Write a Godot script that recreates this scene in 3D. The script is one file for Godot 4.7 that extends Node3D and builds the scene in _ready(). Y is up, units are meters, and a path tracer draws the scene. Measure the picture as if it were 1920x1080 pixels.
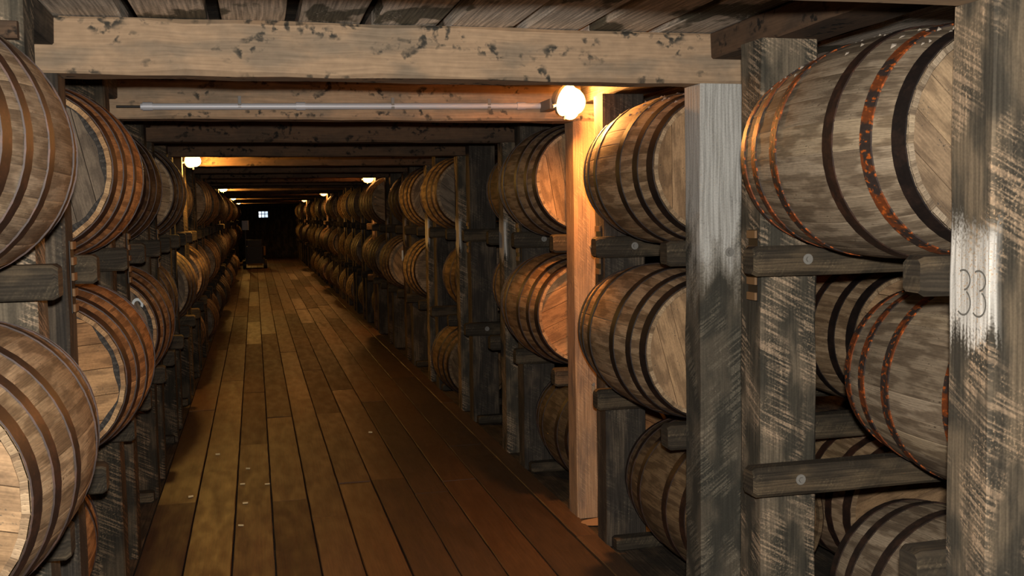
extends Node3D
# A whiskey warehouse aisle: three tiers of oak barrels on timber racks each side. z forward is -Z; metres.

const XR := 1.663      # aisle face of the right posts
const XL := -0.610     # aisle face of the left posts
const ZA := 3.191      # front of the first wide post
const PITCH := 1.618   # bay length
const GAP := 0.49      # wide post front -> narrow post front
const TH := 0.155      # post depth
const BEAM_Y := 2.155
const PLATE_Y := 2.245
const CEIL_Y := 2.347
const LAST := 24
const END_Z := 43.6
const HALF := 0.45     # half barrel length
const RB := 0.33       # bilge radius
const RAIL_TOP := [0.06, 0.807, 1.552]
const TIERS := ["bottom", "middle", "top"]
const ORD := ["first", "second", "third", "fourth", "fifth", "sixth", "seventh", "eighth", "ninth", "tenth", "eleventh", "twelfth", "thirteenth", "fourteenth", "fifteenth", "sixteenth", "seventeenth", "eighteenth", "nineteenth", "twentieth", "twenty-first", "twenty-second", "twenty-third", "twenty-fourth", "twenty-fifth", "twenty-sixth"]

var M := {}            # materials
var T := {}            # textures
var S := {}            # shared meshes
var rng := RandomNumberGenerator.new()
var used := {}

func _ready() -> void:
	rng.seed = 4711
	setup_view()
	make_textures()
	make_materials()
	make_shared()
	build_shell()
	build_floor()
	build_ceiling()
	build_timbers()
	build_rails()
	build_barrels()
	build_lamps()
	build_end()
	build_details()

# ------------------------------------------------------------------ camera, sky, flash, exposure
func setup_view() -> void:
	var cam := Camera3D.new()
	cam.name = "camera"
	var rx := Vector3(0.970235, -0.016043, 0.241633)
	var ry := Vector3(0.033134, 0.997214, -0.066834)
	var rz := Vector3(-0.239888, 0.072851, 0.968063)
	cam.transform = Transform3D(Basis(rx, ry, rz), Vector3(0, 1.6766, 0))
	cam.fov = 31.1453
	cam.near = 0.05
	cam.far = 200.0
	add_child(cam)
	cam.current = true
	var env := Environment.new()
	env.background_mode = Environment.BG_COLOR
	env.background_color = Color(0.80, 0.88, 1.0)
	env.background_energy_multiplier = 1.6
	env.tonemap_mode = Environment.TONE_MAPPER_LINEAR
	env.tonemap_exposure = 1.0
	env.sdfgi_enabled = true
	env.ssao_enabled = true
	env.ssil_enabled = true
	var we := WorldEnvironment.new()
	we.name = "world_environment"
	we.environment = env
	add_child(we)
	# the photographer's flash, a hand's breadth above the lens
	var fl := SpotLight3D.new()
	fl.name = "flash"
	fl.transform = Transform3D(Basis(rx, ry, rz), Vector3(0.02, 1.80, 0.0))
	fl.light_color = Color(1.0, 0.985, 0.965)
	fl.light_energy = 12.5
	fl.light_size = 0.03
	fl.spot_angle = 44.0
	fl.spot_angle_attenuation = 0.5
	fl.spot_range = 80.0
	fl.spot_attenuation = 2.0
	fl.shadow_enabled = true
	add_child(fl)

# ------------------------------------------------------------------ helpers
func P(x: float, y: float, z: float) -> Vector3:
	return Vector3(x, y, -z)

func numbered(n: String) -> String:
	if not used.has(n):
		used[n] = 0
		return n
	used[n] += 1
	return "%s_%03d" % [n, used[n]]

func thing(n: String, label: String, category: String, at: Vector3, group := "", kind := "") -> Node3D:
	var o := Node3D.new()
	o.name = numbered(n)
	add_child(o)
	o.position = at
	tag(o, label, category, group, kind)
	return o

func tag(o: Node, label: String, category := "", group := "", kind := "") -> void:
	if label != "":
		o.set_meta("label", label)
	if category != "":
		o.set_meta("category", category)
	if group != "":
		o.set_meta("group", group)
	if kind != "":
		o.set_meta("kind", kind)

func part(n: String, mesh: Mesh, mat: Material, parent: Node, tr := Transform3D.IDENTITY) -> MeshInstance3D:
	var o := MeshInstance3D.new()
	o.name = n if parent != self else numbered(n)
	o.mesh = mesh
	o.material_override = mat
	o.transform = tr
	o.cast_shadow = GeometryInstance3D.SHADOW_CASTING_SETTING_ON
	parent.add_child(o, true)
	return o

class MB:
	var v := PackedVector3Array()
	var n := PackedVector3Array()
	var uv := PackedVector2Array()
	var c := PackedColorArray()
	var ix := PackedInt32Array()
	var col := Color(1, 1, 1)
	func vert(p: Vector3, nn: Vector3, t: Vector2) -> int:
		v.append(p)
		n.append(nn.normalized())
		uv.append(t)
		c.append(col)
		return v.size() - 1
	func tri(a: int, b: int, d: int) -> void:
		var g := (v[b] - v[a]).cross(v[d] - v[a])
		if g.dot(n[a] + n[b] + n[d]) > 0.0:
			ix.append_array(PackedInt32Array([a, d, b]))
		else:
			ix.append_array(PackedInt32Array([a, b, d]))
	func quad(p: Array, nn: Array, t: Array) -> void:
		var i := vert(p[0], nn[0], t[0])
		vert(p[1], nn[1], t[1])
		vert(p[2], nn[2], t[2])
		vert(p[3], nn[3], t[3])
		tri(i, i + 1, i + 2)
		tri(i, i + 2, i + 3)
	func flat(a: Vector3, b: Vector3, cc: Vector3, d: Vector3, nn: Vector3) -> void:
		var e1 := (b - a).length()
		var e2 := (d - a).length()
		quad([a, b, cc, d], [nn, nn, nn, nn], [Vector2(0, 0), Vector2(e1, 0), Vector2(e1, e2), Vector2(0, e2)])
	func fan(pts: Array, nn: Vector3, o := Vector2.ZERO) -> void:
		var ax := Vector3(1, 0, 0) if absf(nn.x) < 0.7 else Vector3(0, 0, 1)
		var ay := nn.cross(ax).normalized()
		ax = ay.cross(nn).normalized()
		var first := -1
		for k in pts.size():
			var i := vert(pts[k], nn, Vector2(pts[k].dot(ax), pts[k].dot(ay)) + o)
			if k == 0:
				first = i
			elif k > 1:
				tri(first, i - 1, i)
	func bake(basis: Basis, off: Vector3) -> void:
		for i in v.size():
			v[i] = basis * v[i] + off
			n[i] = basis * n[i]
	func done() -> ArrayMesh:
		var a := []
		a.resize(Mesh.ARRAY_MAX)
		a[Mesh.ARRAY_VERTEX] = v
		a[Mesh.ARRAY_NORMAL] = n
		a[Mesh.ARRAY_TEX_UV] = uv
		a[Mesh.ARRAY_COLOR] = c
		a[Mesh.ARRAY_INDEX] = ix
		var m := ArrayMesh.new()
		m.add_surface_from_arrays(Mesh.PRIMITIVE_TRIANGLES, a)
		return m

# a rough-sawn timber along +Y, section w (x) by d (z), worn corners
func timber(l: float, w: float, d: float, bev: float, jit: float, basis := Basis.IDENTITY, off := Vector3.ZERO, whole_uv := false, nose := 0.0) -> ArrayMesh:
	var b := MB.new()
	add_timber(b, l, w, d, bev, jit, whole_uv, nose)
	b.bake(basis, off)
	return b.done()

func add_timber(b: MB, l: float, w: float, d: float, bev: float, jit: float, whole_uv := false, nose := 0.0) -> void:
	var n := clampi(int(l / 0.16), 1, 24)
	var hw := w / 2.0
	var hd := d / 2.0
	var nx := [-1.0, -0.7, 0.0, 0.7, 1.0, 0.7, 0.0, -0.7]
	var nz := [0.0, 0.7, 1.0, 0.7, 0.0, -0.7, -1.0, -0.7]
	var uo := 0.0 if whole_uv else rng.randf() * 0.5
	var vo := 0.0 if whole_uv else rng.randf() * 2.0
	var per := [0.0, d - bev, d, d + w - bev, d + w, 2 * d + w - bev, 2 * d + w, 2 * d + 2 * w - bev, 2 * d + 2 * w]
	var rings := []
	var ys := []
	for r in n + 1:
		ys.append(l * r / n)
	if nose > 0.0:
		ys[0] = nose
		ys.push_front(0.0)
	for r in ys.size():
		var bb := bev * rng.randf_range(0.6, 1.5) if jit > 0.0 else bev
		var sh := 0.82 if nose > 0.0 and r == 0 else 1.0
		var q := [Vector2(-hw, -hd + bb), Vector2(-hw, hd - bb), Vector2(-hw + bb, hd), Vector2(hw - bb, hd), Vector2(hw, hd - bb), Vector2(hw, -hd + bb), Vector2(hw - bb, -hd), Vector2(-hw + bb, -hd)]
		var ring := []
		for k in 8:
			var j := Vector2(rng.randf_range(-jit, jit), rng.randf_range(-jit, jit))
			var qq: Vector2 = q[k] * sh + j
			ring.append(Vector3(qq.x, ys[r], qq.y))
		rings.append(ring)
	for r in ys.size() - 1:
		for k in 8:
			var k2 := (k + 1) % 8
			var nn := Vector3(nx[k], 0, nz[k])
			b.quad([rings[r][k], rings[r][k2], rings[r + 1][k2], rings[r + 1][k]], [nn, nn, nn, nn],
				[Vector2(uo + per[k], vo + ys[r]), Vector2(uo + per[k + 1], vo + ys[r]), Vector2(uo + per[k + 1], vo + ys[r + 1]), Vector2(uo + per[k], vo + ys[r + 1])])
	b.fan(rings[0], Vector3.DOWN, Vector2(uo, vo))
	b.fan(rings[-1], Vector3.UP, Vector2(uo, vo))

const ALONG_X := Basis(Vector3(0, -1, 0), Vector3(1, 0, 0), Vector3(0, 0, 1))      # local Y -> world X, local x -> -Y
const ALONG_NX := Basis(Vector3(0, 1, 0), Vector3(-1, 0, 0), Vector3(0, 0, 1))     # local Y -> world -X
const ALONG_Z := Basis(Vector3(1, 0, 0), Vector3(0, 0, -1), Vector3(0, 1, 0))      # local Y -> world -Z (forward), local z -> Y

# ring swept round the local Z axis; prof is a list of [radius, z]
func add_lathe(b: MB, prof: Array, seg: int, smooth := true, uscale := 1.0) -> void:
	for k in prof.size() - 1:
		var p0: Array = prof[k]
		var p1: Array = prof[k + 1]
		var dz: float = p1[1] - p0[1]
		var dr: float = p1[0] - p0[0]
		var nr := Vector2(dz, -dr).normalized()   # outward for z increasing
		for s in seg:
			var a0 := TAU * s / seg
			var a1 := TAU * (s + 1) / seg
			var c0 := Vector3(cos(a0), sin(a0), 0)
			var c1 := Vector3(cos(a1), sin(a1), 0)
			var n0 := c0 * nr.x + Vector3(0, 0, nr.y)
			var n1 := c1 * nr.x + Vector3(0, 0, nr.y)
			if not smooth:
				n0 = (n0 + n1).normalized()
				n1 = n0
			var u0 := a0 * 0.3 * uscale
			var u1 := a1 * 0.3 * uscale
			b.quad([c0 * p0[0] + Vector3(0, 0, p0[1]), c1 * p0[0] + Vector3(0, 0, p0[1]), c1 * p1[0] + Vector3(0, 0, p1[1]), c0 * p1[0] + Vector3(0, 0, p1[1])],
				[n0, n1, n1, n0], [Vector2(u0, p0[1]), Vector2(u1, p0[1]), Vector2(u1, p1[1]), Vector2(u0, p1[1])])

func box(w: float, h: float, d: float, bev := 0.004) -> ArrayMesh:
	return timber(h, w, d, bev, 0.0)

func tube(a: Vector3, c: Vector3, r: float, seg := 10) -> ArrayMesh:
	var b := MB.new()
	var l := (c - a).length()
	add_lathe(b, [[0.0001, 0.0], [r, 0.0], [r, l], [0.0001, l]], seg)
	var z := (c - a).normalized()
	var x := z.cross(Vector3.UP if absf(z.y) < 0.9 else Vector3.RIGHT).normalized()
	b.bake(Basis(x, z.cross(x), z), a)
	return b.done()

# ------------------------------------------------------------------ textures
func noise(sd: int, f: float, w: int, h: int, sx: int, sy: int, oct := 4) -> PackedByteArray:
	var fn := FastNoiseLite.new()
	fn.seed = sd
	fn.noise_type = FastNoiseLite.TYPE_SIMPLEX_SMOOTH
	fn.frequency = f
	fn.fractal_octaves = oct
	var im := fn.get_seamless_image(w / sx, h / sy)
	im.convert(Image.FORMAT_L8)
	if sx * sy > 1:
		im.resize(w, h, Image.INTERPOLATE_CUBIC)
	return im.get_data()

func lut(t0: float, t1: float) -> PackedFloat32Array:   # smoothstep over a byte
	var a := PackedFloat32Array()
	for i in 256:
		a.append(smoothstep(t0, t1, i / 255.0))
	return a

# base/alt by big blotches, streaky grain, clustered spots, dusty slanting saw marks, optional whitewash.
# Feature sizes are given in centimetres; res is pixels per metre.
func wood_tex(sd: int, w: int, h: int, res: float, o: Dictionary) -> ImageTexture:
	var st: int = o.get("stretch", 32)
	var cm := 100.0 / res
	var grain := noise(sd, cm / o.get("grain_cm", 1.2), w, h, 1, st, 5)
	var bs: int = o.get("blot_stretch", 2)
	var blot := noise(sd + 1, cm * 2.0 / o.get("blot_cm", 20.0), w, h, 2, 2 * bs, 6)
	var fine := noise(sd + 2, cm / o.get("fine_cm", 1.0), w, h, 1, o.get("fine_stretch", 1), 4)
	var dusty := noise(sd + 3, cm * 4.0 / o.get("dust_cm", 12.0), w, h, 4, 8, 5)
	var streak := noise(sd + 4, cm / o.get("saw_cm", 1.5), w, h, 16, 1, 4) if o.has("saw") else fine
	var lk := lut(o.get("k0", 0.40), o.get("k1", 0.68))
	var lb := lut(o.get("b0", 0.35), o.get("b1", 0.75))
	var ls := lut(o.get("s0", 0.66), o.get("s1", 0.86))
	var lc := lut(o.get("c0", 0.0), o.get("c1", 0.01))     # where spots cluster
	var ld := lut(o.get("d0", 0.35), o.get("d1", 0.7))
	var base: Color = o.base
	var alt: Color = o.alt
	var spot: Color = o.spot
	var dust: Color = o.get("dust", Color.WHITE)
	var ga: float = o.get("grain", 0.2)
	var fa: float = o.get("speckle", 0.08)
	var saw: float = o.get("saw", 0.0)
	var slope: float = o.get("saw_slope", 0.5)
	var white: Array = o.get("white", [])      # [v0, v1, u0, u1] in 0..1
	var wrag: float = o.get("wrag", 0.0007)
	var wsoft: float = o.get("wsoft", 0.05)
	var wcol: Color = o.get("wcol", Color(0.62, 0.62, 0.60))
	var out := PackedByteArray()
	out.resize(w * h * 3)
	var i := 0
	for y in h:
		var fy := float(y) / h
		for x in w:
			var f := fine[i]
			var t := lb[blot[i]]
			var r := base.r + (alt.r - base.r) * t
			var g := base.g + (alt.g - base.g) * t
			var bl := base.b + (alt.b - base.b) * t
			if saw > 0.0:
				var s := ld[dusty[i]] * saw
				if s > 0.01:
					s *= clampf(lk[streak[posmod(y + int(x * slope), h) * w + x]] + (f - 128) * 0.003, 0.0, 1.0)
					r += (dust.r - r) * s
					g += (dust.g - g) * s
					bl += (dust.b - bl) * s
			if white.size() > 0:
				var du := minf(fx_in(float(x) / w, white[2], white[3], 0.03), fx_in(fy + (grain[i] - 128) * 0.00012 + (blot[i] - 128) * wrag + (f - 128) * 0.00012, white[0], white[1], wsoft))
				if du > 0.0:
					du *= clampf(0.95 + (grain[i] - 128) * 0.0015 - ls[f] * 0.3, 0.0, 1.0)
					r += (wcol.r - r) * du
					g += (wcol.g - g) * du
					bl += (wcol.b - bl) * du
			var s2 := ls[f] * lc[dusty[i]]
			if s2 > 0.0:
				r += (spot.r - r) * s2
				g += (spot.g - g) * s2
				bl += (spot.b - bl) * s2
			var m := 1.0 + ga * (grain[i] - 128) / 128.0 + fa * (f - 128) / 128.0
			out[i * 3] = clampi(int(r * m * 255), 0, 255)
			out[i * 3 + 1] = clampi(int(g * m * 255), 0, 255)
			out[i * 3 + 2] = clampi(int(bl * m * 255), 0, 255)
			i += 1
	return ImageTexture.create_from_image(Image.create_from_data(w, h, false, Image.FORMAT_RGB8, out))

func fx_in(v: float, a: float, b: float, soft: float) -> float:
	return clampf(minf(v - a, b - v) / soft, 0.0, 1.0)

func c8(r: int, g: int, b: int) -> Color:
	return Color(r / 255.0, g / 255.0, b / 255.0)

func make_textures() -> void:
	var tan_dust := c8(164, 140, 114)
	T.saw = wood_tex(10, 512, 2048, 1024, {"base": c8(60, 56, 47), "alt": c8(100, 89, 73), "spot": c8(158, 136, 108), "s0": 0.66, "s1": 0.85, "c0": 0.4, "c1": 0.7, "dust": tan_dust, "saw": 0.85, "k0": 0.36, "k1": 0.78, "d0": 0.3, "d1": 0.6, "dust_cm": 16.0})
	T.tan = wood_tex(20, 512, 1024, 512, {"base": c8(170, 136, 102), "alt": c8(142, 116, 92), "spot": c8(100, 82, 64), "s0": 0.75, "s1": 0.95, "dust": c8(192, 158, 120), "saw": 0.6, "saw_cm": 1.2})
	T.beam = wood_tex(30, 512, 2048, 1024, {"grain": 0.09, "speckle": 0.05, "base": c8(163, 136, 107), "alt": c8(136, 118, 97), "spot": c8(58, 54, 47), "s0": 0.46, "s1": 0.78, "c0": 0.5, "c1": 0.8, "b0": 0.4, "b1": 0.85, "fine_cm": 5.0, "dust_cm": 14.0, "stretch": 24})
	T.dark = wood_tex(40, 256, 1024, 512, {"base": c8(56, 50, 43), "alt": c8(84, 73, 60), "spot": c8(140, 126, 104), "s0": 0.76, "s1": 0.9, "c0": 0.45, "c1": 0.7, "grain": 0.3, "saw": 0.25, "dust": c8(120, 108, 88)})
	T.board = wood_tex(50, 512, 2048, 1024, {"base": c8(212, 200, 184), "alt": c8(104, 100, 86), "spot": c8(228, 222, 212), "s0": 0.6, "s1": 0.85, "c0": 0.55, "c1": 0.75, "b0": 0.56, "b1": 0.68, "grain": 0.28, "blot_cm": 34.0, "fine_cm": 1.6})
	T.stave = wood_tex(60, 256, 1024, 640, {"base": c8(178, 160, 136), "alt": c8(136, 119, 99), "spot": c8(82, 70, 57), "s0": 0.6, "s1": 0.95, "c0": 0.5, "c1": 0.8, "b0": 0.4, "b1": 0.7, "grain": 0.16, "grain_cm": 0.7, "stretch": 32, "blot_cm": 9.0, "blot_stretch": 3, "fine_cm": 1.4, "fine_stretch": 2})
	T.head = wood_tex(70, 256, 512, 640, {"base": c8(180, 154, 124), "alt": c8(144, 122, 98), "spot": c8(84, 78, 71), "s0": 0.6, "s1": 0.95, "c0": 0.5, "c1": 0.75, "grain": 0.12, "grain_cm": 0.8, "stretch": 16, "blot_cm": 9.0, "fine_cm": 1.2})
	T.floor = wood_tex(80, 512, 2048, 1024, {"base": c8(84, 63, 46), "alt": c8(74, 55, 40), "spot": c8(60, 45, 33), "s0": 0.6, "s1": 0.95, "c0": 0.45, "c1": 0.8, "grain": 0.14, "speckle": 0.24, "stretch": 32, "blot_cm": 40.0, "blot_stretch": 4, "fine_cm": 0.6, "fine_stretch": 1})
	T.rust = wood_tex(90, 512, 64, 850, {"base": c8(60, 49, 44), "alt": c8(122, 64, 32), "spot": c8(182, 90, 34), "s0": 0.6, "s1": 0.8, "b0": 0.42, "b1": 0.6, "stretch": 1, "blot_stretch": 1, "grain": 0.1, "fine_cm": 2.2, "blot_cm": 10.0})
	T.iron = wood_tex(95, 512, 64, 850, {"base": c8(60, 50, 45), "alt": c8(84, 66, 56), "spot": c8(104, 72, 52), "s0": 0.78, "s1": 0.95, "stretch": 1, "blot_stretch": 1, "grain": 0.1, "fine_cm": 1.0, "blot_cm": 8.0})
	T.wash = wood_tex(100, 512, 1536, 712, {"base": c8(60, 57, 49), "alt": c8(88, 80, 67), "spot": c8(150, 134, 110), "s0": 0.72, "s1": 0.9, "c0": 0.45, "c1": 0.7, "dust": c8(128, 118, 100), "saw": 0.55, "saw_slope": -0.7, "saw_cm": 1.6, "wsoft": 0.12, "grain": 0.09, "white": [0.645, 1.5, -1.0, 2.0], "wcol": c8(176, 173, 165)})
	T.patch = wood_tex(110, 512, 1536, 712, {"base": c8(66, 61, 52), "alt": c8(108, 95, 77), "spot": c8(170, 142, 112), "s0": 0.64, "s1": 0.84, "c0": 0.4, "c1": 0.7, "dust": tan_dust, "saw": 0.85, "k0": 0.36, "k1": 0.78, "d0": 0.35, "d1": 0.65, "wrag": 0.0003, "wsoft": 0.03, "white": [0.612, 0.765, -0.04, 0.25], "wcol": c8(205, 201, 193), "dust_cm": 16.0})
	# soft roughness variation of the floor
	var fn := FastNoiseLite.new()
	fn.seed = 5
	fn.fractal_octaves = 5
	fn.frequency = 0.02
	var im2 := fn.get_seamless_image(256, 256)
	im2.convert(Image.FORMAT_L8)
	for y in 256:
		for x in 256:
			var v := im2.get_pixel(x, y).r
			v = clampf(0.76 + (v - 0.5) * 0.24, 0.0, 1.0)
			im2.set_pixel(x, y, Color(v, v, v))
	T.rough = ImageTexture.create_from_image(im2)

func mat(tex: Texture2D, tint := Color.WHITE, rough := 0.88, bump := 0.25, su := 0.5, sv := 2.0) -> StandardMaterial3D:
	var m := StandardMaterial3D.new()
	m.albedo_color = tint
	m.albedo_texture = tex
	m.roughness = rough
	m.metallic_specular = 0.35
	m.uv1_scale = Vector3(1.0 / su, 1.0 / sv, 1)
	if bump > 0.0:
		m.heightmap_enabled = true
		m.heightmap_texture = tex
		m.heightmap_scale = bump
	return m

func make_materials() -> void:
	M.saw = mat(T.saw)
	M.tan = mat(T.tan)
	M.beam = mat(T.beam)
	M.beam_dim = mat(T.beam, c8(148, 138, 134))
	M.dark = mat(T.dark)
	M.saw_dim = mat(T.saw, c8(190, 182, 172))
	M.rail = mat(T.dark, c8(245, 240, 225))
	M.wash = mat(T.wash, Color.WHITE, 0.88, 0.2, 0.72, 2.155)
	M.patch = mat(T.patch, c8(245, 243, 240), 0.88, 0.2, 0.72, 2.155)
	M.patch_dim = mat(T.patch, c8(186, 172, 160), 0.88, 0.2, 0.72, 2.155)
	M.boards = []
	for c in [c8(255, 250, 245), c8(225, 220, 214), c8(240, 228, 215), c8(205, 200, 192)]:
		M.boards.append(mat(T.board, c, 0.95, 0.15))
	M.planks = []
	for c in [c8(255, 250, 240), c8(222, 212, 200), c8(240, 226, 205), c8(200, 190, 178)]:
		var m := mat(T.floor, c, 0.9, 0.10)
		m.metallic_specular = 0.42
		m.roughness_texture = T.rough
		m.roughness = [0.82, 0.95, 0.73, 0.9][M.planks.size()]
		M.planks.append(m)
	M.under = mat(T.dark, c8(230, 222, 210))
	var tones := {"grey": [c8(214, 212, 208), c8(196, 192, 186), c8(186, 183, 178), c8(222, 218, 208)],
		"tan": [c8(228, 214, 196), c8(210, 196, 176), c8(200, 184, 164), c8(238, 224, 204)],
		"orange": [c8(246, 216, 180), c8(230, 198, 162), c8(214, 182, 148), c8(254, 228, 194)],
		"dim": [c8(176, 160, 138), c8(158, 142, 122), c8(146, 134, 116), c8(186, 168, 142)]}
	tones["slate"] = [c8(176, 178, 182), c8(162, 164, 168), c8(170, 168, 168), c8(184, 182, 180)]
	M.tones = {}
	M.heads = {}
	for t in tones:
		M.tones[t] = []
		M.heads[t] = []
		for c in tones[t]:
			M.tones[t].append(mat(T.stave, c, 0.75, 0.12, 0.25, 1.6))
			M.heads[t].append(mat(T.head, c, 0.8, 0.12, 0.3, 0.8))
		var vc := mat(T.stave, tones[t][0], 0.75, 0.0, 0.25, 1.6)
		vc.vertex_color_use_as_albedo = true
		M.tones[t + "_body"] = vc
	M.hoops = {}
	for t in [["rust", T.rust, Color.WHITE], ["iron", T.iron, c8(200, 190, 180)], ["brown", T.iron, c8(200, 172, 152)], ["black", T.iron, c8(140, 135, 135)]]:
		var m := mat(t[1], t[2], 0.56, 0.06, 0.6, 0.1)
		m.metallic = 0.35
		m.metallic_specular = 0.5
		M.hoops[t[0]] = m
	M.steel = StandardMaterial3D.new()
	M.steel.albedo_color = c8(196, 196, 198)
	M.steel.metallic = 0.15
	M.steel.roughness = 0.45
	M.black_iron = StandardMaterial3D.new()
	M.black_iron.albedo_color = c8(52, 48, 44)
	M.black_iron.metallic = 0.5
	M.black_iron.roughness = 0.5
	M.cast = StandardMaterial3D.new()
	M.cast.albedo_color = c8(120, 116, 108)
	M.cast.roughness = 0.6
	M.rung = StandardMaterial3D.new()
	M.rung.albedo_color = c8(118, 88, 56)
	M.rung.roughness = 0.7
	M.straw = StandardMaterial3D.new()
	M.straw.albedo_color = c8(214, 190, 140)
	M.straw.roughness = 0.9
	M.ink = StandardMaterial3D.new()
	M.ink.albedo_color = c8(96, 92, 84)
	M.ink.roughness = 0.9
	M.paper = StandardMaterial3D.new()
	M.paper.albedo_color = c8(210, 212, 208)
	M.paper.roughness = 0.8
	M.mould = mat(T.dark, c8(235, 240, 255), 0.9, 0.0)
	M.crust = StandardMaterial3D.new()
	M.crust.albedo_color = c8(172, 158, 140)
	M.crust.roughness = 1.0
	M.dust = StandardMaterial3D.new()
	M.dust.albedo_color = c8(150, 122, 92)
	M.dust.roughness = 1.0
	for g in [["glow_warm", Color(1.0, 0.80, 0.48)], ["glow_yellow", Color(1.0, 0.90, 0.62)]]:
		var m := StandardMaterial3D.new()
		m.albedo_color = Color(1, 0.95, 0.85)
		m.emission_enabled = true
		m.emission = g[1]
		m.emission_energy_multiplier = 5.0
		M[g[0]] = m

# ------------------------------------------------------------------ shared barrel meshes
func prof(a: float) -> float:
	return RB - 0.05 * pow(a / 0.457, 2)

func make_shared() -> void:
	S.stave = []
	for wi in 20:
		var wf: float = [0.75, 0.9, 1.0, 1.1, 1.25][wi % 5]
		var uvo := Vector2(rng.randf() * 0.25, rng.randf() * 1.6)
		var b := MB.new()
		var half: float = TAU / 30.0 * wf / 2.0
		var cols := [-half, -half * 0.88, half * 0.88, half]
		var drop := [0.0016, 0.0, 0.0, 0.0016]
		var n := 10
		for c in 3:
			for r in n:
				var ps := []
				var ns := []
				var ts := []
				for q in [[c, r], [c + 1, r], [c + 1, r + 1], [c, r + 1]]:
					var a: float = -HALF + 2 * HALF * q[1] / n
					var ang: float = cols[q[0]]
					var rad: float = prof(a) - drop[q[0]]
					var sl := 2.0 * 0.05 * a / (0.457 * 0.457)
					var tilt := ang
					if c == 0:
						tilt -= 0.25
					elif c == 2:
						tilt += 0.25
					ps.append(Vector3(cos(ang) * rad, sin(ang) * rad, a))
					ns.append(Vector3(cos(tilt), sin(tilt), sl))
					ts.append(Vector2(ang * 0.33, a + 0.5) + uvo)
				b.quad(ps, ns, ts)
		for e in [-1.0, 1.0]:
			var a: float = HALF * e
			var ro := prof(a)
			var ri := ro - 0.018
			var d0 := Vector3(cos(-half), sin(-half), 0)
			var d1 := Vector3(cos(half), sin(half), 0)
			var z := Vector3(0, 0, a)
			var z2 := Vector3(0, 0, a - 0.05 * e)
			b.flat(d0 * ri + z, d1 * ri + z, d1 * (ro - 0.0016) + z, d0 * (ro - 0.0016) + z, Vector3(0, 0, e))
			b.flat(d0 * ri + z2, d1 * ri + z2, d1 * ri + z, d0 * ri + z, Vector3(-1, 0, 0))
		S.stave.append(b.done())
	S.hoop = []
	for span in [[0.402, 0.447], [0.29, 0.332], [0.132, 0.176]]:
		for e in [1.0, -1.0]:
			var a0: float = span[0]
			var a1: float = span[1]
			var pr := [[prof(a0) - 0.001, a0], [prof(a0) + 0.0032, a0 + 0.0006], [prof(a1) + 0.0032, a1 - 0.0006], [prof(a1) - 0.001, a1]]
			if e < 0:
				pr.reverse()
				for q in pr:
					q[1] = -q[1]
			var b := MB.new()
			add_lathe(b, pr, 48)
			S.hoop.append(b.done())
			var b2 := MB.new()
			add_lathe(b2, pr, 24)
			S["hoop_far_%d" % (S.hoop.size() - 1)] = b2.done()
	# head boards, strips of a disc facing +Z
	S.boards = []
	var rh := prof(0.42) - 0.02
	var cuts := [-rh, -0.165, -0.075, 0.02, 0.11, 0.19, rh]
	for k in 6:
		var y0: float = cuts[k] + 0.001
		var y1: float = cuts[k + 1] - 0.001
		var pts := []
		for s in 9:
			var y := lerpf(y0, y1, s / 8.0)
			pts.append(Vector3(sqrt(maxf(rh * rh - y * y, 0.0)), y, 0.0))
		for s in 9:
			var y := lerpf(y1, y0, s / 8.0)
			pts.append(Vector3(-sqrt(maxf(rh * rh - y * y, 0.0)), y, 0.0))
		var b := MB.new()
		var ctr := Vector3(0, (y0 + y1) / 2, 0)
		var top := []
		for q in pts:
			top.append(q + (ctr - q).normalized() * 0.001 + Vector3(0, 0, 0.0012))
		for i in top.size():      # grain runs along x: swap so v follows the board
			pass
		var first := b.v.size()
		for q in top:
			b.vert(q, Vector3(0, 0, 1), Vector2(q.y + k * 0.13, q.x + 0.4))
		for i in range(1, top.size() - 1):
			b.tri(first, first + i, first + i + 1)
		for i in pts.size():
			var j := (i + 1) % pts.size()
			if (pts[i] - pts[j]).length() < 0.0005:
				continue
			var nn: Vector3 = ((pts[i] + pts[j]) / 2 - ctr).normalized()
			b.flat(pts[i] - Vector3(0, 0, 0.012), pts[j] - Vector3(0, 0, 0.012), top[j], top[i], nn)
		S.boards.append(b.done())
	var hb := MB.new()
	add_lathe(hb, [[rh + 0.002, -0.012], [rh + 0.002, 0.0], [0.0001, 0.0]], 32)
	S.head_disc = hb.done()
	# blackened rim of a damp head, ragged inside
	var mb := MB.new()
	for i in 60:
		var a0 := TAU * i / 60
		var a1 := TAU * (i + 1) / 60
		var w0 := rh - 0.022 - 0.008 * sin(a0 * 5.0) - 0.005 * sin(a0 * 11.0 + 1.0)
		var w1 := rh - 0.022 - 0.008 * sin(a1 * 5.0) - 0.005 * sin(a1 * 11.0 + 1.0)
		mb.flat(Vector3(cos(a0), sin(a0), 0) * w0, Vector3(cos(a1), sin(a1), 0) * w1, Vector3(cos(a1), sin(a1), 0) * rh, Vector3(cos(a0), sin(a0), 0) * rh, Vector3(0, 0, 1))
	S.mould = mb.done()
	# one-piece bodies for distant barrels, every stave with its own tone
	S.body = []
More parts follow.
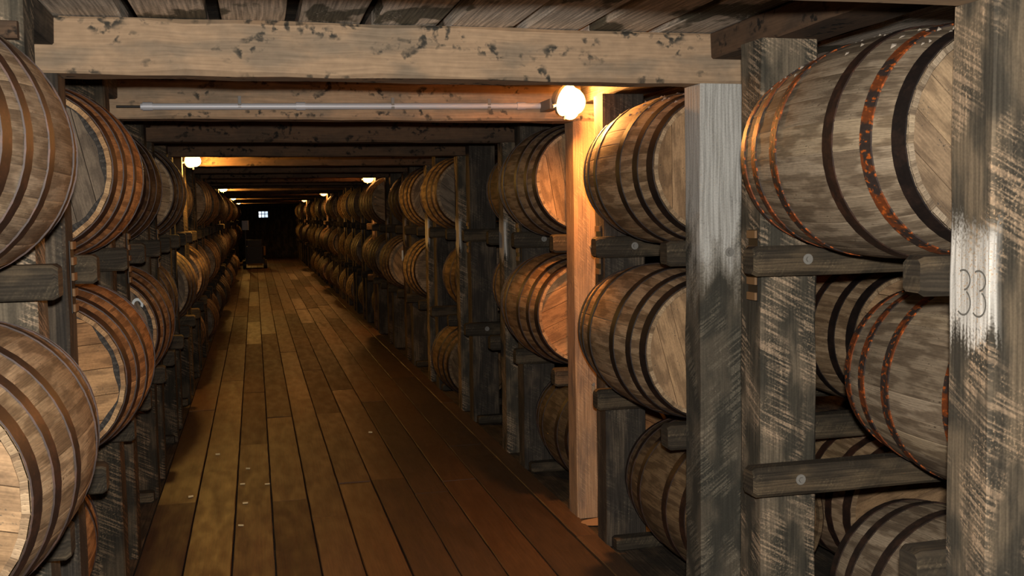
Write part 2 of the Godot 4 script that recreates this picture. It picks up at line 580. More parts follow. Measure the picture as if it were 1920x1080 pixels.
	for vno in 3:
		var b := MB.new()
		var ang := 0.0
		for k in 30:
			var wd: float = TAU / 30.0
			var sh := rng.randf_range(0.62, 1.05)
			b.col = Color(sh, sh * rng.randf_range(0.94, 1.02), sh * rng.randf_range(0.88, 1.02))
			for r in 8:
				var ps := []
				var ns := []
				var ts := []
				for q in [[0, r], [1, r], [1, r + 1], [0, r + 1]]:
					var a: float = -HALF + 2 * HALF * q[1] / 8.0
					var an: float = ang + wd * q[0]
					ps.append(Vector3(cos(an) * prof(a), sin(an) * prof(a), a))
					ns.append(Vector3(cos(an), sin(an), 2.0 * 0.05 * a / (0.457 * 0.457)))
					ts.append(Vector2(an * 0.33, a + 0.5))
				b.quad(ps, ns, ts)
			ang += wd
		b.col = Color(0.9, 0.88, 0.85)
		var re := prof(HALF)
		add_lathe(b, [[re, HALF], [re - 0.022, HALF]], 30)
		add_lathe(b, [[re - 0.022, HALF], [re - 0.022, HALF - 0.03]], 30)
		add_lathe(b, [[re - 0.022, -HALF], [re, -HALF]], 30)
		S.body.append(b.done())

func barrel(label: String, at: Vector3, lod: int, tone: String, hoop, group := "", htone := "") -> Node3D:
	# at = lowest point of the bilge
	var o := thing("barrel", label, "barrel", at, group)
	var up := Vector3(0, RB, 0)
	if htone == "":
		htone = tone
	if lod == 0:
		var order := []
		for w in 5:
			for q in 6:
				order.append(w)
		for i in range(29, 0, -1):
			var j := rng.randi_range(0, i)
			var t: int = order[i]
			order[i] = order[j]
			order[j] = t
		var ang := rng.randf() * TAU
		var fr := [0.75, 0.9, 1.0, 1.1, 1.25]
		for w in order:
			var half: float = TAU / 30.0 * fr[w] / 2.0
			ang += half
			part("stave", S.stave[w + 5 * rng.randi_range(0, 3)], M.tones[tone][rng.randi_range(0, 3)], o, Transform3D(Basis(Vector3(0, 0, 1), ang), up))
			ang += half
		var roll := rng.randf() * TAU
		for k in 6:
			part("head_board", S.boards[k], M.heads[htone][rng.randi_range(0, 3)], o, Transform3D(Basis(Vector3(0, 0, 1), roll), up + Vector3(0, 0, 0.42)))
		part("rear_head", S.head_disc, M.heads[htone][0], o, Transform3D(Basis(Vector3(0, 1, 0), PI), up + Vector3(0, 0, -0.42)))
	else:
		var r := Basis(Vector3(0, 0, 1), rng.randf() * TAU)
		part("body", S.body[rng.randi_range(0, 2)], M.tones[tone + "_body"], o, Transform3D(r, up))
		if lod == 1:
			for k in 6:
				part("head_board", S.boards[k], M.heads[htone][rng.randi_range(0, 3)], o, Transform3D(r, up + Vector3(0, 0, 0.42)))
		else:
			part("head", S.head_disc, M.heads[htone][rng.randi_range(0, 3)], o, Transform3D(r, up + Vector3(0, 0, 0.42)))
	for k in 6:
		var hm: String = hoop[k] if hoop is Array else hoop
		part("hoop", S.hoop[k] if lod == 0 else S["hoop_far_%d" % k], M.hoops[hm], o, Transform3D(Basis(Vector3(0, 0, 1), rng.randf() * TAU), up))
	return o

# ------------------------------------------------------------------ shell
func slab(n: String, x0: float, x1: float, y0: float, y1: float, z0: float, z1: float, m: Material, parent: Node = self) -> MeshInstance3D:
	var b := MB.new()
	var a := P(x0, y0, z0)
	var c := P(x1, y1, z1)
	for ax in 3:
		for s in [0, 1]:
			var nn := Vector3.ZERO
			nn[ax] = 1.0 if ((c[ax] > a[ax]) == (s == 1)) else -1.0
			var i := (ax + 1) % 3
			var j := (ax + 2) % 3
			var q := []
			for t in [[0, 0], [1, 0], [1, 1], [0, 1]]:
				var p := Vector3.ZERO
				p[ax] = c[ax] if s == 1 else a[ax]
				p[i] = c[i] if t[0] == 1 else a[i]
				p[j] = c[j] if t[1] == 1 else a[j]
				q.append(p)
			b.flat(q[0], q[1], q[2], q[3], nn)
	var o := part(n, b.done(), m, parent)
	if parent == self:
		tag(o, "", "", "", "structure")
	return o

func build_shell() -> void:
	tag(slab("wall_left", -3.3, -3.15, -0.15, 2.6, -1.5, END_Z + 0.3, M.dark), "dark wall hidden behind the left barrel rack", "wall")
	tag(slab("wall_right", 4.35, 4.5, -0.15, 2.6, -1.5, END_Z + 0.3, M.dark), "dark wall hidden behind the right barrel rack", "wall")
	tag(slab("wall_back", -3.15, 4.35, -0.15, 2.6, -1.5, -1.35, M.dark), "dark wall behind the place the photo was taken from", "wall")
	# far wall, an opening left for the little door window
	var w := Node3D.new()
	w.name = "wall_far"
	add_child(w)
	tag(w, "dark far wall closing the end of the aisle", "wall", "", "structure")
	slab("panel", -3.15, 0.19, -0.15, 2.6, END_Z, END_Z + 0.15, M.dark, w)
	slab("panel", 0.55, 4.35, -0.15, 2.6, END_Z, END_Z + 0.15, M.dark, w)
	slab("panel", 0.19, 0.55, -0.15, 1.64, END_Z, END_Z + 0.15, M.dark, w)
	slab("panel", 0.19, 0.55, 1.88, 2.6, END_Z, END_Z + 0.15, M.dark, w)

func build_floor() -> void:
	var f := slab("floor", -3.15, 4.35, -0.15, -0.05, -1.35, END_Z, M.under)
	tag(f, "brown plank floor of the aisle, worn and softly shining", "floor")
	# aisle planks; joints measured on the photograph, the rest at the same spacing
	var joints := [-0.61, -0.385, -0.158, 0.045, 0.255, 0.455, 0.665, 0.88, 1.09, 1.31, 1.555]
	var lanes := []
	for i in joints.size() - 1:
		lanes.append([joints[i], joints[i + 1], 0.0, true])
	lanes.append([1.555, 1.675, 0.006, true])
	for x in [[1.675, 1.98], [1.98, 2.3], [2.3, 2.62], [2.62, 3.2], [3.2, 4.3], [-0.93, -0.61], [-1.25, -0.93], [-1.8, -1.25], [-3.1, -1.8]]:
		lanes.append([x[0], x[1], -0.004, false])
	for ln in lanes:
		var z: float = -1.3 + rng.randf_range(0.0, 1.6)
		var z0 := -1.34
		while z0 < END_Z - 0.05:
			var z1 := minf(z, END_Z - 0.01)
			var gap := 0.004
			var l := z1 - z0 - gap
			if l > 0.05:
				var w: float = ln[1] - ln[0] - 0.007
				var y: float = ln[2] - 0.025 + (rng.randf_range(-0.003, 0.003) if ln[3] else 0.0)
				var b := MB.new()
				add_timber(b, l, w, 0.05, 0.003, 0.0012)
				b.bake(ALONG_Z, P((ln[0] + ln[1]) / 2, y, z0))
				part("plank", b.done(), M.planks[rng.randi_range(0, 3)] if ln[3] else M.under, f)
			z0 = z1
			z = z1 + (rng.randf_range(2.2, 4.2) if ln[3] else 8.0)
			if END_Z - z0 < 0.06:
				break

func build_ceiling() -> void:
	var c := slab("ceiling", -3.15, 4.35, 2.45, 2.6, -1.35, END_Z, M.dark)
	tag(c, "ceiling of wide grey boards with dark gaps between", "ceiling")
	var g := [-0.383, -0.111, 0.148, 0.409, 0.683, 0.966, 1.222, 1.488, 1.75]
	var x := -0.383
	while x > -1.6:
		x -= 0.268
		g.push_front(x)
	x = 1.75
	while x < 2.7:
		x += 0.268
		g.append(x)
	for i in g.size() - 1:
		var z0 := -1.3
		var k := 0
		while z0 < END_Z - 0.1:
			var z1 := minf(ZA + GAP + 0.08 + PITCH * (k * 3 - 2 + i % 3), END_Z - 0.02)
			if z1 - z0 > 0.1:
				var b := MB.new()
				add_timber(b, z1 - z0 - 0.006, g[i + 1] - g[i] - 0.048, 0.055, 0.004, 0.0015)
				b.bake(ALONG_Z, P((g[i] + g[i + 1]) / 2, CEIL_Y + 0.0295, z0))
				part("board", b.done(), M.boards[rng.randi_range(0, 3)], c)
				z0 = z1
			k += 1
			if k > 30:
				break

# ------------------------------------------------------------------ posts, beams, plates
func aisle_side(s: int) -> String:
	return "right" if s > 0 else "left"

func build_timbers() -> void:
	for k in range(-1, LAST + 1):
		var zb := ZA + GAP + k * PITCH
		# cross beam on the narrow posts
		var far := k > 8
		var bl := "dim timber ceiling beam, %s from the front across the aisle" % ORD[maxi(k, 0)]
		var bg := "ceiling beams"
		if k == 0:
			bl = "tan timber beam across the top of the photo, first over the aisle"
			bg = "ceiling beams"
		elif k == 1:
			bl = "timber beam carrying the long steel conduit, lit orange at its right end"
			bg = "ceiling beams"
		elif k == -1:
			bl = "timber beam overhead, nearer than the photo's top edge"
			bg = "ceiling beams"
		elif not far:
			bl = "dark timber ceiling beam, %s from the front across the aisle" % ORD[k]
			bg = "ceiling beams"
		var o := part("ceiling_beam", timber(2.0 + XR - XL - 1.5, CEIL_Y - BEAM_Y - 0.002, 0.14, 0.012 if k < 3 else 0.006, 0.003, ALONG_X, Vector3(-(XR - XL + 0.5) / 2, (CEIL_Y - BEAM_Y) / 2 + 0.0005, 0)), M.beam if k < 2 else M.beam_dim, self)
		o.position = P((XR + XL) / 2, BEAM_Y, zb + 0.08)
		tag(o, bl, "beam", bg)
		for s in [1, -1]:
			var xf := XR if s > 0 else XL
			build_post_pair(k, s, xf)
			# lengthwise plate over the wide post, from beam to beam
			var pl := "timber plate along the post tops on the %s, before beam %d" % [aisle_side(s), k]
			var pg := "plates along the %s post tops" % aisle_side(s)
			if k == 0:
				pl = "dark-bottomed timber plate over the wide post at the photo's upper %s" % aisle_side(s)
			else:
				pl = "dark timber plate along the %s post tops, %s bay from the front" % [aisle_side(s), ORD[k]] if k > 0 else "timber plate over the %s posts, nearest the camera" % aisle_side(s)
			var l := PITCH - 0.15 if s > 0 else 0.325
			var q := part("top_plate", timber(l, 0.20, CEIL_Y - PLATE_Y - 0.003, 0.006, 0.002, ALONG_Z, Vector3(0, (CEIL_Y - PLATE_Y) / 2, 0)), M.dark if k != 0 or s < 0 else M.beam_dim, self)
			q.position = P(xf + (0.145 if s > 0 else -0.105), PLATE_Y + 0.0005, zb + 0.005 - l)
			tag(q, pl, "beam", pg)

func build_post_pair(k: int, s: int, xf: float) -> void:
	var side := aisle_side(s)
	var za := ZA + k * PITCH
	var zb := za + GAP
	# wide post
	if k >= 0:
		var l := "wide timber post on the %s, %s from the front of its rack" % [side, ORD[k]]
		var g := "wide rack posts"
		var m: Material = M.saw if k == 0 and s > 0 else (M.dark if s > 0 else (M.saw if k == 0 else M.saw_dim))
		if k == 0:
			l = "wide dusty saw-marked timber post behind the nearest right-hand barrel" if s > 0 else "wide dark timber post at the left edge beside the nearest barrel"
		elif k == 1 and s > 0:
			l = "wide dark timber post just right of the tan post below the nearest lamp"
			m = M.dark
		var o := thing("wide_post", l, "post", P(xf + s * 0.105, 0, za + TH / 2), g)
		part("shaft", timber(PLATE_Y if s > 0 else CEIL_Y - 0.002, 0.21, TH, 0.007, 0.0025), m, o)
		if s > 0 and k < 4:
			notched_strip(o, -0.105, -0.024 if k == 0 else 0.0)
	# narrow post
	var l2 := "narrow timber post on the %s, %s from the front of its rack" % [side, ORD[k + 1]]
	var g2 := "narrow rack posts"
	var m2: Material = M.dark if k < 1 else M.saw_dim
	var whole := false
	if s > 0:
		if k == -1:
			l2 = "big dusty post at the right edge with a white patch numbered 33"
			m2 = M.patch
			whole = true
		elif k == 0:
			l2 = "post under the first beam's right end, whitewashed above, dark below"
			m2 = M.wash
			whole = true
		elif k == 1:
			l2 = "pale tan sawn post under the conduit beam's right end, lit by the lamp"
			m2 = M.tan
		else:
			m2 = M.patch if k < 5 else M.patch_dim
			whole = true
	elif k == -1:
		return
	elif k == 0:
		l2 = "dark post with a notched iron strip between the two nearest left barrel columns"
	var p := thing("narrow_post", l2, "post", P(xf + s * 0.10, 0, zb + TH / 2), g2)
	part("shaft", timber(BEAM_Y, 0.20, TH, 0.007, 0.002, Basis.IDENTITY, Vector3.ZERO, whole), m2, p)
	if s < 0 and k >= 0 and k < 3:
		notched_strip(p, 0.10, 0.02)
	if k == -1 and s > 0:
		number_33(p)
	if s > 0 and k == 0:
		bolt(p, Vector3(1.783 - XR - 0.1, 1.51, TH / 2 + 0.001), Vector3(0, 0, 1))
	if s > 0 and k == 1:
		bolt(p, Vector3(1.755 - XR - 0.1, 1.488, TH / 2 + 0.001), Vector3(0, 0, 1), false)
		bolt(p, Vector3(1.758 - XR - 0.1, 0.74, TH / 2 + 0.001), Vector3(0, 0, 1), false)

func notched_strip(o: Node3D, x: float, zoff: float) -> void:
	var e := signf(x)
	var st := part("notched_strip", box(0.003, 0.245, 0.07, 0.0006), M.black_iron, o, Transform3D(Basis.IDENTITY, Vector3(x + e * 0.0025, 1.36, -zoff)))
	tag(st, "black iron strip with rungs")
	var rung := box(0.010, 0.026, 0.066, 0.003)
	for i in 5:
		part("rung", rung, M.rung, st, Transform3D(Basis.IDENTITY, Vector3(e * 0.006, 0.004 + i * 0.053, 0)))

func ribbon_arc(cy: float, cz: float, ry: float, rz: float, a0: float, a1: float, x: float, wd: float) -> ArrayMesh:
	# a brushed stroke on a face looking -X; z forward positive in arguments
	var b := MB.new()
	var n := 14
	for i in n:
		var q := []
		for t in [[i, -1], [i, 1], [i + 1, 1], [i + 1, -1]]:
			var a: float = lerpf(a0, a1, float(t[0]) / n)
			var k: float = t[1] * wd / 2
			q.append(Vector3(x, cy + sin(a) * (ry + k), -(cz - cos(a) * (rz + k))))
		b.flat(q[0], q[1], q[2], q[3], Vector3(-1, 0, 0))
	return b.done()

func number_33(p: Node3D) -> void:
	var zc := -p.position.z
	for z in [2.157, 2.103]:
		var d := Node3D.new()
		d.name = "painted_digit"
		p.add_child(d, true)
		tag(d, "painted figure 3 on the white patch")
		part("stroke", ribbon_arc(1.497, z - zc, 0.024, 0.024, PI * 0.68, -PI * 0.46, -0.1036, 0.0045), M.ink, d)
		part("stroke", ribbon_arc(1.442, z - zc, 0.030, 0.026, PI * 0.36, -PI * 0.74, -0.1036, 0.0045), M.ink, d)

# ------------------------------------------------------------------ rails that carry the barrels
func build_rails() -> void:
	for k in range(0, LAST + 1):
		for s in [1, -1]:
			for t in 3:
				for e in 2:
					if t == 0 and k > 5:
						continue
					if k > 12 and (t == 0 or s < 0 and e == 0):
						continue
					var z := (ZA + (k - 1) * PITCH + GAP + TH + 0.0455) if e == 0 else (ZA + k * PITCH - 0.0455)
					var h := 0.06 if t == 0 else 0.10
					var xf := XR if s > 0 else XL
					var l := "timber rail at the %s end of the %s bay's %s barrel, %s rack" % [["near", "far"][e], ORD[k], TIERS[t] + "-tier", aisle_side(s)]
					var g := "barrel rails"
					var o := thing("barrel_rail", l, "rail", P(xf - s * (0.072 if t > 0 else -0.02), RAIL_TOP[t] - h, z), g)
					var key := "rail%d%d%d" % [h * 100, s, rng.randi_range(0, 2)]
					if not S.has(key):
						S[key] = timber(2.4, h, 0.088, 0.01, 0.0015, ALONG_X if s > 0 else ALONG_NX, Vector3(0, h / 2, 0), false, 0.014)
					part("bar", S[key], M.rail, o)
					if t > 0 and k < 4 and e == 1:
						bolt(o, Vector3(s * (0.195 if t == 2 else 0.172), h - 0.046, 0.0435), Vector3(0, 0, 1))

func bolt(o: Node3D, at: Vector3, dir: Vector3, washer := true) -> void:
	var b := MB.new()
	if washer:
		add_lathe(b, [[0.018, -0.002], [0.018, 0.002], [0.0001, 0.002]], 14)
	add_lathe(b, [[0.0095, 0.0], [0.0095, 0.011], [0.0001, 0.011]], 6, false)
	b.bake(Basis.looking_at(-dir, Vector3.UP), Vector3.ZERO)
	tag(part("bolt", b.done(), M.cast, o, Transform3D(Basis.IDENTITY, at)), "bolt head with washer")

# ------------------------------------------------------------------ barrels
func build_barrels() -> void:
	var zc := ZA - PITCH + GAP + TH + 0.487
	# sideways shift towards the rack (+) or the aisle (-), tier by tier; 9 = not there
	var right := [[0.32, 0.16, 0.14, 9.0, 0.0, 0.25, 0.2, 0.3, 0.15, 0.1], [0.37, -0.08, -0.08, 0.23, 0.12, -0.03, -0.09, -0.06, 0.03, 0.0], [-0.015, -0.04, -0.08, 0.20, -0.075, -0.05, 0.04, -0.09, 0.0, -0.03]]
	var left := [[9.0, 0.18, 9.0, 0.2, 9.0, 0.15, 0.1, 0.0, 0.05, 0.0], [-0.075, -0.075, -0.04, 0.05, 0.0, -0.03, 0.02, -0.04, 0.0, -0.02], [-0.05, -0.06, 0.0, -0.03, 0.14, 0.1, -0.02, -0.05, 0.0, -0.03]]
	var own := {
		"R20": "grey oak barrel with rusty hoops on top tier between the two nearest right posts",
		"R21": "oak barrel on the right top tier, lit orange beside the nearest lamp",
		"R22": "oak barrel on the right top tier half behind the pale tan post",
		"R10": "weathered barrel with flaking rusty hoops behind the post numbered 33, middle tier",
		"R11": "oak barrel with black hoops, middle tier, right of the pale tan post",
		"R12": "warm brown barrel on the right middle tier half behind the pale tan post",
		"R00": "grey barrel with brown hoops in the photo's bottom right corner, bottom tier",
		"R01": "dark barrel near the floor left of the whitewashed post, bottom tier",
		"R02": "dark barrel near the floor just left of the pale tan post",
		"L20": "grey oak barrel cut by the left edge, nearest on the left top tier",
		"L21": "orange-brown oak barrel on the left top tier, second from the front",
		"L10": "large oak barrel in the lower left corner, nearest on the left middle tier",
		"L11": "orange-brown oak barrel with pale head boards, second on the left middle tier",
		"L12": "barrel with a white chalk mark on its head, third on left middle tier",
	}
	var tone := {"R20": "grey", "R21": "tan", "R22": "tan", "R10": "grey", "R11": "tan", "R12": "orange", "R00": "grey", "R01": "dim", "R02": "dim", "L20": "grey", "L21": "orange", "L10": "tan", "L11": "orange", "L12": "orange", "L01": "orange"}
	var hoops := {"R20": ["black", "rust", "rust", "rust", "brown", "rust"], "R21": "black", "R22": "iron", "R10": ["iron", "rust", "rust", "rust", "rust", "rust"], "R11": "black", "R12": "brown", "R00": "iron", "R01": "brown", "R02": "brown", "L20": "brown", "L21": "brown", "L10": "brown", "L11": "brown", "L12": "brown"}
	for k in range(0, LAST + 1):
		for s in [1, -1]:
			for t in 3:
				var tab: Array = (right if s > 0 else left)[t]
				var sh: float = tab[k] if k < 10 else rng.randf_range(-0.06, 0.06)
				if sh > 5.0 or (t == 0 and k > 17):
					continue
				var key := "%s%d%d" % ["R" if s > 0 else "L", t, k]
				var xf := XR if s > 0 else XL
				var at := P(xf + s * (0.208 + sh), RAIL_TOP[t] + 0.2995 - RB, zc + k * PITCH + rng.randf_range(-0.01, 0.01))
				var lod := 0 if k < 4 else (1 if k < 8 else 2)
				var l: String
				var g := "oak barrels on the racks"
				if own.has(key):
					l = own[key]
				else:
					l = "oak barrel on the %s rack's %s tier, %s bay from the front" % [aisle_side(s), TIERS[t], ORD[k]]
				var o := barrel(l, at, lod, tone.get(key, ["tan", "dim", "orange", "tan"][rng.randi_range(0, 3)]), hoops.get(key, ["brown", "iron", "black", "brown"][rng.randi_range(0, 3)]), g, "slate" if key in ["L21", "L12", "L22", "R14", "R24"] or (k > 3 and rng.randf() < 0.4) else "")
				if key == "R20" or key == "R21":
					part("mould_crust", crust(), M.crust, o, Transform3D(Basis.IDENTITY, Vector3(0, RB, 0))).set_meta("kind", "stuff")
				if key in ["L21", "L11", "L12"]:
					tag(part("mould_ring", S.mould, M.mould, o, Transform3D(Basis.IDENTITY, Vector3(0, RB, 0.4225))), "dark mould stain round the head's rim")
				if key == "L12":
					part("chalk_mark", chalk(), M.paper, o, Transform3D(Basis.IDENTITY, Vector3(0.19, RB + 0.135, 0.4236)))
				if key == "R16":
					tag(part("paper_label", box(0.075, 0.12, 0.002, 0.0005), M.paper, o, Transform3D(Basis.IDENTITY, Vector3(-0.09, RB + 0.03, 0.4235))), "white paper label on the head")
	# the second rank, seen between the posts on the right
	for q in [[0, 0], [0, 1], [1, 1], [2, 1], [1, 0]]:
		var t: int = q[0]
		var k: int = q[1]
		if k == 0 and t != 0:
			continue
		var sh: float = right[t][k] + (0.94 if t == 1 else 0.69)
		var names := {"00": "barrel behind the bottom right corner barrel, deeper in the rack", "01": "barrel head showing low behind the wide dusty post, second rank", "11": "black-hooped barrel behind the wide dusty post, second rank of the middle tier", "21": "second-rank barrel on the right top tier, hidden behind the wide dusty post"}
		barrel(names["%d%d" % [t, k]], P(XR + 0.208 + sh, RAIL_TOP[t] + 0.2995 - RB, zc + k * PITCH), 0 if t == 1 else 1, "tan", "black" if t == 1 else "brown", "oak barrels on the racks")

func crust() -> ArrayMesh:      # pale crumbs along the top of a barrel
	var b := MB.new()
	for i in 46:
		var a := rng.randf_range(-0.42, 0.42)
		var t := PI / 2 + rng.randf_range(-0.1, 0.75)
		var r := prof(a)
		var h := rng.randf_range(0.003, 0.010)
		var w := rng.randf_range(0.004, 0.012)
		var d := Vector3(cos(t), sin(t), 0)
		var e := Vector3(-sin(t), cos(t), 0)
		var z := Vector3(0, 0, 1)
		var c := d * (r - 0.001) + z * a
		var tip := c + d * h
		var q := [c + e * w, c + z * w, c - e * w, c - z * w]
		for k in 4:
			var n: Vector3 = d + (q[k] + q[(k + 1) % 4] - c * 2).normalized()
			var i0 := b.vert(q[k], n, Vector2.ZERO)
			b.vert(q[(k + 1) % 4], n, Vector2.ZERO)
			b.vert(tip, d, Vector2.ZERO)
			b.tri(i0, i0 + 1, i0 + 2)
	return b.done()

func chalk() -> ArrayMesh:
	var b := MB.new()
	var n := 10
	for i in n:
		var q := []
		for t in [[i, -1], [i, 1], [i + 1, 1], [i + 1, -1]]:
			var a: float = lerpf(PI * 1.0, -0.15 * PI, float(t[0]) / n)
			var r: float = 0.022 + t[1] * 0.006
			q.append(Vector3(cos(a) * r, sin(a) * r * 1.2, 0))
		b.flat(q[0], q[1], q[2], q[3], Vector3(0, 0, 1))
	return b.done()

# ------------------------------------------------------------------ lamps and conduit
func build_lamps() -> void:
	var n := 0
	var names := {-2: "lamp over the left rack beside the photographer", 1: "nearest glowing lamp, at the conduit's right end", 4: "second glowing lamp, high on the left above the dark barrels", 7: "third glowing lamp, high on the right rack", 10: "fourth glowing lamp, small and high on the left", 13: "small lamp glow on the right, next beyond the third lamp"}
	var k := -2
	while k <= LAST:
		var right := posmod(k, 6) == 1
		var x := (1.561 if k == 1 else 1.595) if right else -0.525
		var y := (2.230 if k == 1 else 2.205) if right else 2.205
		var zb := ZA + GAP + k * PITCH
		var z := zb - (0.27 if k == 1 else 0.155)
		var g := "lamps along the aisle"
		var l: String = names.get(k, "tiny far lamp glow on the %s, %s lamp from the front" % ["right" if right else "left", ORD[n - 1]])
		var o := thing("bulkhead_lamp", l, "lamp", P(x, y, z), g)
		# glass globe
		var b := MB.new()
		var pr := []
		for i in 11:
			var a := -PI / 2 + PI * i / 10.0
			pr.append([maxf(cos(a) * (0.074 if right else 0.06), 0.0002), sin(a) * 0.084])
		add_lathe(b, pr, 20)
		var tilt := Basis(Vector3(0, 1, 0), 0.7) * Basis(Vector3(1, 0, 0), 0.35)
		tag(part("glowing_globe", b.done(), M.glow_warm if right else M.glow_yellow, o, Transform3D(tilt, Vector3.ZERO)), "glowing glass globe")
		# guard ring with lugs
		var rb := MB.new()
		add_lathe(rb, [[0.070, -0.034], [0.082, -0.034], [0.082, -0.02], [0.074, -0.02]], 24)
		var ring := part("guard_ring", rb.done(), M.cast, o, Transform3D(tilt, Vector3.ZERO))
		for i in 4:
			var a := TAU * i / 4 + 0.4
			part("lug", box(0.014, 0.024, 0.012, 0.002), M.cast, ring, Transform3D(Basis(Vector3(0, 0, 1), a - PI / 2), Vector3(cos(a) * 0.08, sin(a) * 0.08, -0.027)))
		var hb := MB.new()
		add_lathe(hb, [[0.0001, -0.085], [0.04, -0.085], [0.05, -0.07], [0.066, -0.045], [0.068, -0.034]], 20)
		part("housing", hb.done(), M.cast, o, Transform3D(tilt, Vector3.ZERO))
		part("bracket", box(0.05, 0.05, 0.19 if k == 1 else 0.075, 0.004), M.cast, o, Transform3D(Basis.IDENTITY, Vector3(-0.06, -0.03, -0.16 if k == 1 else -0.105)))
		if k == 1:
			var pb := MB.new()
			add_lathe(pb, [[0.05, -0.004], [0.05, 0.004], [0.0001, 0.004]], 20)
			part("base_plate", pb.done(), M.cast, o, Transform3D(Basis.IDENTITY, Vector3(0.025, -0.035, -0.086)))
		var li := OmniLight3D.new()
		li.name = "lamp_light"
		li.light_color = Color(1.0, 0.67, 0.35) if right else Color(1.0, 0.74, 0.36)
		li.light_energy = 2.6 if k == 1 else (0.35 if k < 0 else 1.8)
		li.light_size = 0.05
		li.omni_range = 60.0
		li.omni_attenuation = 2.0
		li.shadow_enabled = true
		o.add_child(li)
		k += 3
		n += 1
	var zc := ZA + GAP + PITCH - 0.016
	var c := thing("conduit", "long steel conduit pipe along the second beam, ending at the lamp", "pipe", P(-0.6, 2.21, zc - 0.003))
	var last := Vector3(2.09, 0.022, 0)
	part("pipe", tube(Vector3(0.09, 0.001, 0), last, 0.016, 12), M.steel, c)
	part("cable", tube(Vector3(-0.02, 0.0, 0), Vector3(0.09, 0.001, 0), 0.006, 8), M.black_iron, c)
	for x in [0.10, 0.82, 1.95]:
		part("coupling", tube(Vector3(x, 0.001 + x * 0.0102, 0), Vector3(x + 0.045, 0.0015 + x * 0.0102, 0), 0.0205, 12), M.steel, c)
	for x in [0.55, 1.3, 1.8]:
		part("clip", box(0.016, 0.055, 0.0045, 0.001), M.cast, c, Transform3D(Basis.IDENTITY, Vector3(x, 0.0, 0.013)))

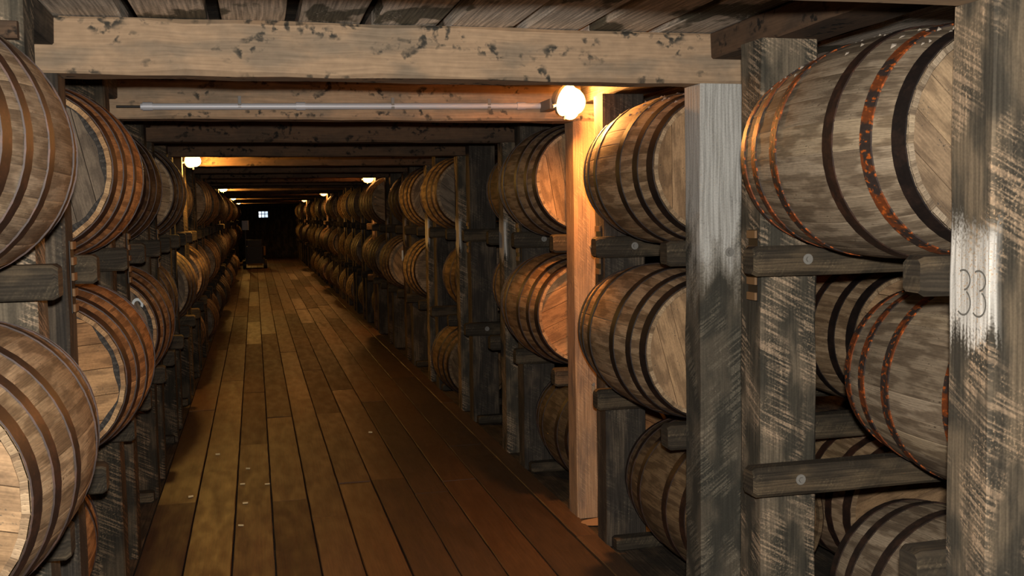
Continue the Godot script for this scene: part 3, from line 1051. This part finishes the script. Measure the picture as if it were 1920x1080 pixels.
# ------------------------------------------------------------------ far end
func build_end() -> void:
	var d := Node3D.new()
	d.name = "door_1"
	add_child(d)
	tag(d, "dark door in the far wall with a small bright window", "door", "", "structure")
	var z0 := END_Z - 0.05
	var z1 := END_Z - 0.002
	slab("door_panel", -0.05, 0.19, 0.0, 2.05, z0, z1, M.under, d)
	slab("door_panel", 0.55, 0.79, 0.0, 2.05, z0, z1, M.under, d)
	slab("door_panel", 0.19, 0.55, 0.0, 1.64, z0, z1, M.under, d)
	slab("door_panel", 0.19, 0.55, 1.88, 2.05, z0, z1, M.under, d)
	var w := Node3D.new()
	w.name = "window_1"
	add_child(w)
	tag(w, "small bright daylit window in the far door", "window", "", "structure")
	for x in [0.30, 0.43]:
		slab("muntin", x - 0.012, x + 0.012, 1.64, 1.88, END_Z + 0.0, END_Z + 0.03, M.under, w)
	slab("muntin", 0.19, 0.55, 1.765, 1.79, END_Z + 0.031, END_Z + 0.06, M.under, w)
	var gl := StandardMaterial3D.new()
	gl.transparency = BaseMaterial3D.TRANSPARENCY_ALPHA
	gl.albedo_color = Color(1, 1, 1, 0.08)
	gl.roughness = 0.05
	slab("pane", 0.19, 0.55, 1.64, 1.88, END_Z + 0.07, END_Z + 0.075, gl, w)
	# a dark tug-like cart parked on the left of the aisle
	var c := thing("cart", "dark wheeled cart standing at the far end of the aisle", "cart", P(-0.02, 0, 34.6))
	part("chassis", box(0.62, 0.14, 1.0, 0.02), M.black_iron, c, Transform3D(Basis.IDENTITY, Vector3(0, 0.16, -0.2)))
	part("hood", box(0.56, 0.42, 0.55, 0.04), M.black_iron, c, Transform3D(Basis.IDENTITY, Vector3(0, 0.301, -0.1)))
	part("backrest", box(0.5, 0.2, 0.08, 0.02), M.black_iron, c, Transform3D(Basis.IDENTITY, Vector3(0, 0.722, -0.32)))
	var bump := StandardMaterial3D.new()
	bump.albedo_color = c8(150, 110, 50)
	tag(part("bumper", box(0.46, 0.05, 0.03, 0.008), bump, c, Transform3D(Basis.IDENTITY, Vector3(0, 0.11, 0.316))), "dull yellow bumper")
	tag(part("marker_plate", box(0.06, 0.3, 0.02, 0.005), bump, c, Transform3D(Basis.IDENTITY, Vector3(0.31, 0.42, 0.16))), "upright yellow plate")
	for x in [-0.33, 0.33]:
		for z in [0.16, -0.55]:
			part("wheel", tube(Vector3(x - 0.05, 0.13, z), Vector3(x + 0.05, 0.13, z), 0.128, 16), M.black_iron, c)
	part("mast", box(0.05, 0.95, 0.05, 0.005), M.black_iron, c, Transform3D(Basis.IDENTITY, Vector3(-0.27, 0.301, 0.15)))
	var pale := StandardMaterial3D.new()
	pale.albedo_color = c8(150, 165, 185)
	pale.roughness = 0.4
	tag(part("control_box", box(0.22, 0.30, 0.12, 0.02), pale, c, Transform3D(Basis.IDENTITY, Vector3(-0.27, 1.252, 0.15))), "pale blue-grey box on the mast")

# ------------------------------------------------------------------ small things
func build_details() -> void:
	var spots := [[-0.10, 6.15], [-0.12, 6.6], [-0.09, 7.0], [-0.12, 5.7], [0.03, 6.55], [-0.42, 6.4], [0.82, 7.9], [-0.3, 7.5]]
	for q in spots:
		var b := MB.new()
		add_timber(b, 0.03, 0.012, 0.003, 0.0006, 0.0)
		b.bake(ALONG_X, Vector3(-0.02, 0.0016, 0))
		var o := part("straw_chip", b.done(), M.straw, self)
		o.position = P(q[0], 0.004, q[1])
		o.rotation.y = rng.randf_range(-0.4, 0.4)
		tag(o, "tiny pale wood chip lying on the brown aisle floor planks", "wood chip", "wood chips on the floor")
	# sawdust heap at the foot of the lit post
	var h := MB.new()
	add_lathe(h, [[0.13, 0.0], [0.08, 0.01], [0.04, 0.018], [0.0001, 0.02]], 18)
	h.bake(Basis(Vector3(1, 0, 0), Vector3(0, 0, -0.5), Vector3(0, 1, 0)), Vector3.ZERO)
	var d := part("sawdust", h.done(), M.dust, self)
	d.position = P(XR + 0.1, 0.004, ZA + PITCH + GAP - 0.095)
	tag(d, "little drift of sawdust at the foot of the pale tan post", "sawdust", "", "stuff")
	# short cross board nailed to the top of the nearest left post
	var cb := part("cross_board", timber(0.9, 0.05, 0.03, 0.004, 0.0015, ALONG_NX, Vector3(0, 0.025, 0)), M.beam_dim, self)
	cb.position = P(XL - 0.012, 2.182, ZA - 0.0165)
	tag(cb, "short dusty cross board nailed to the left post, photo's upper left corner", "board")
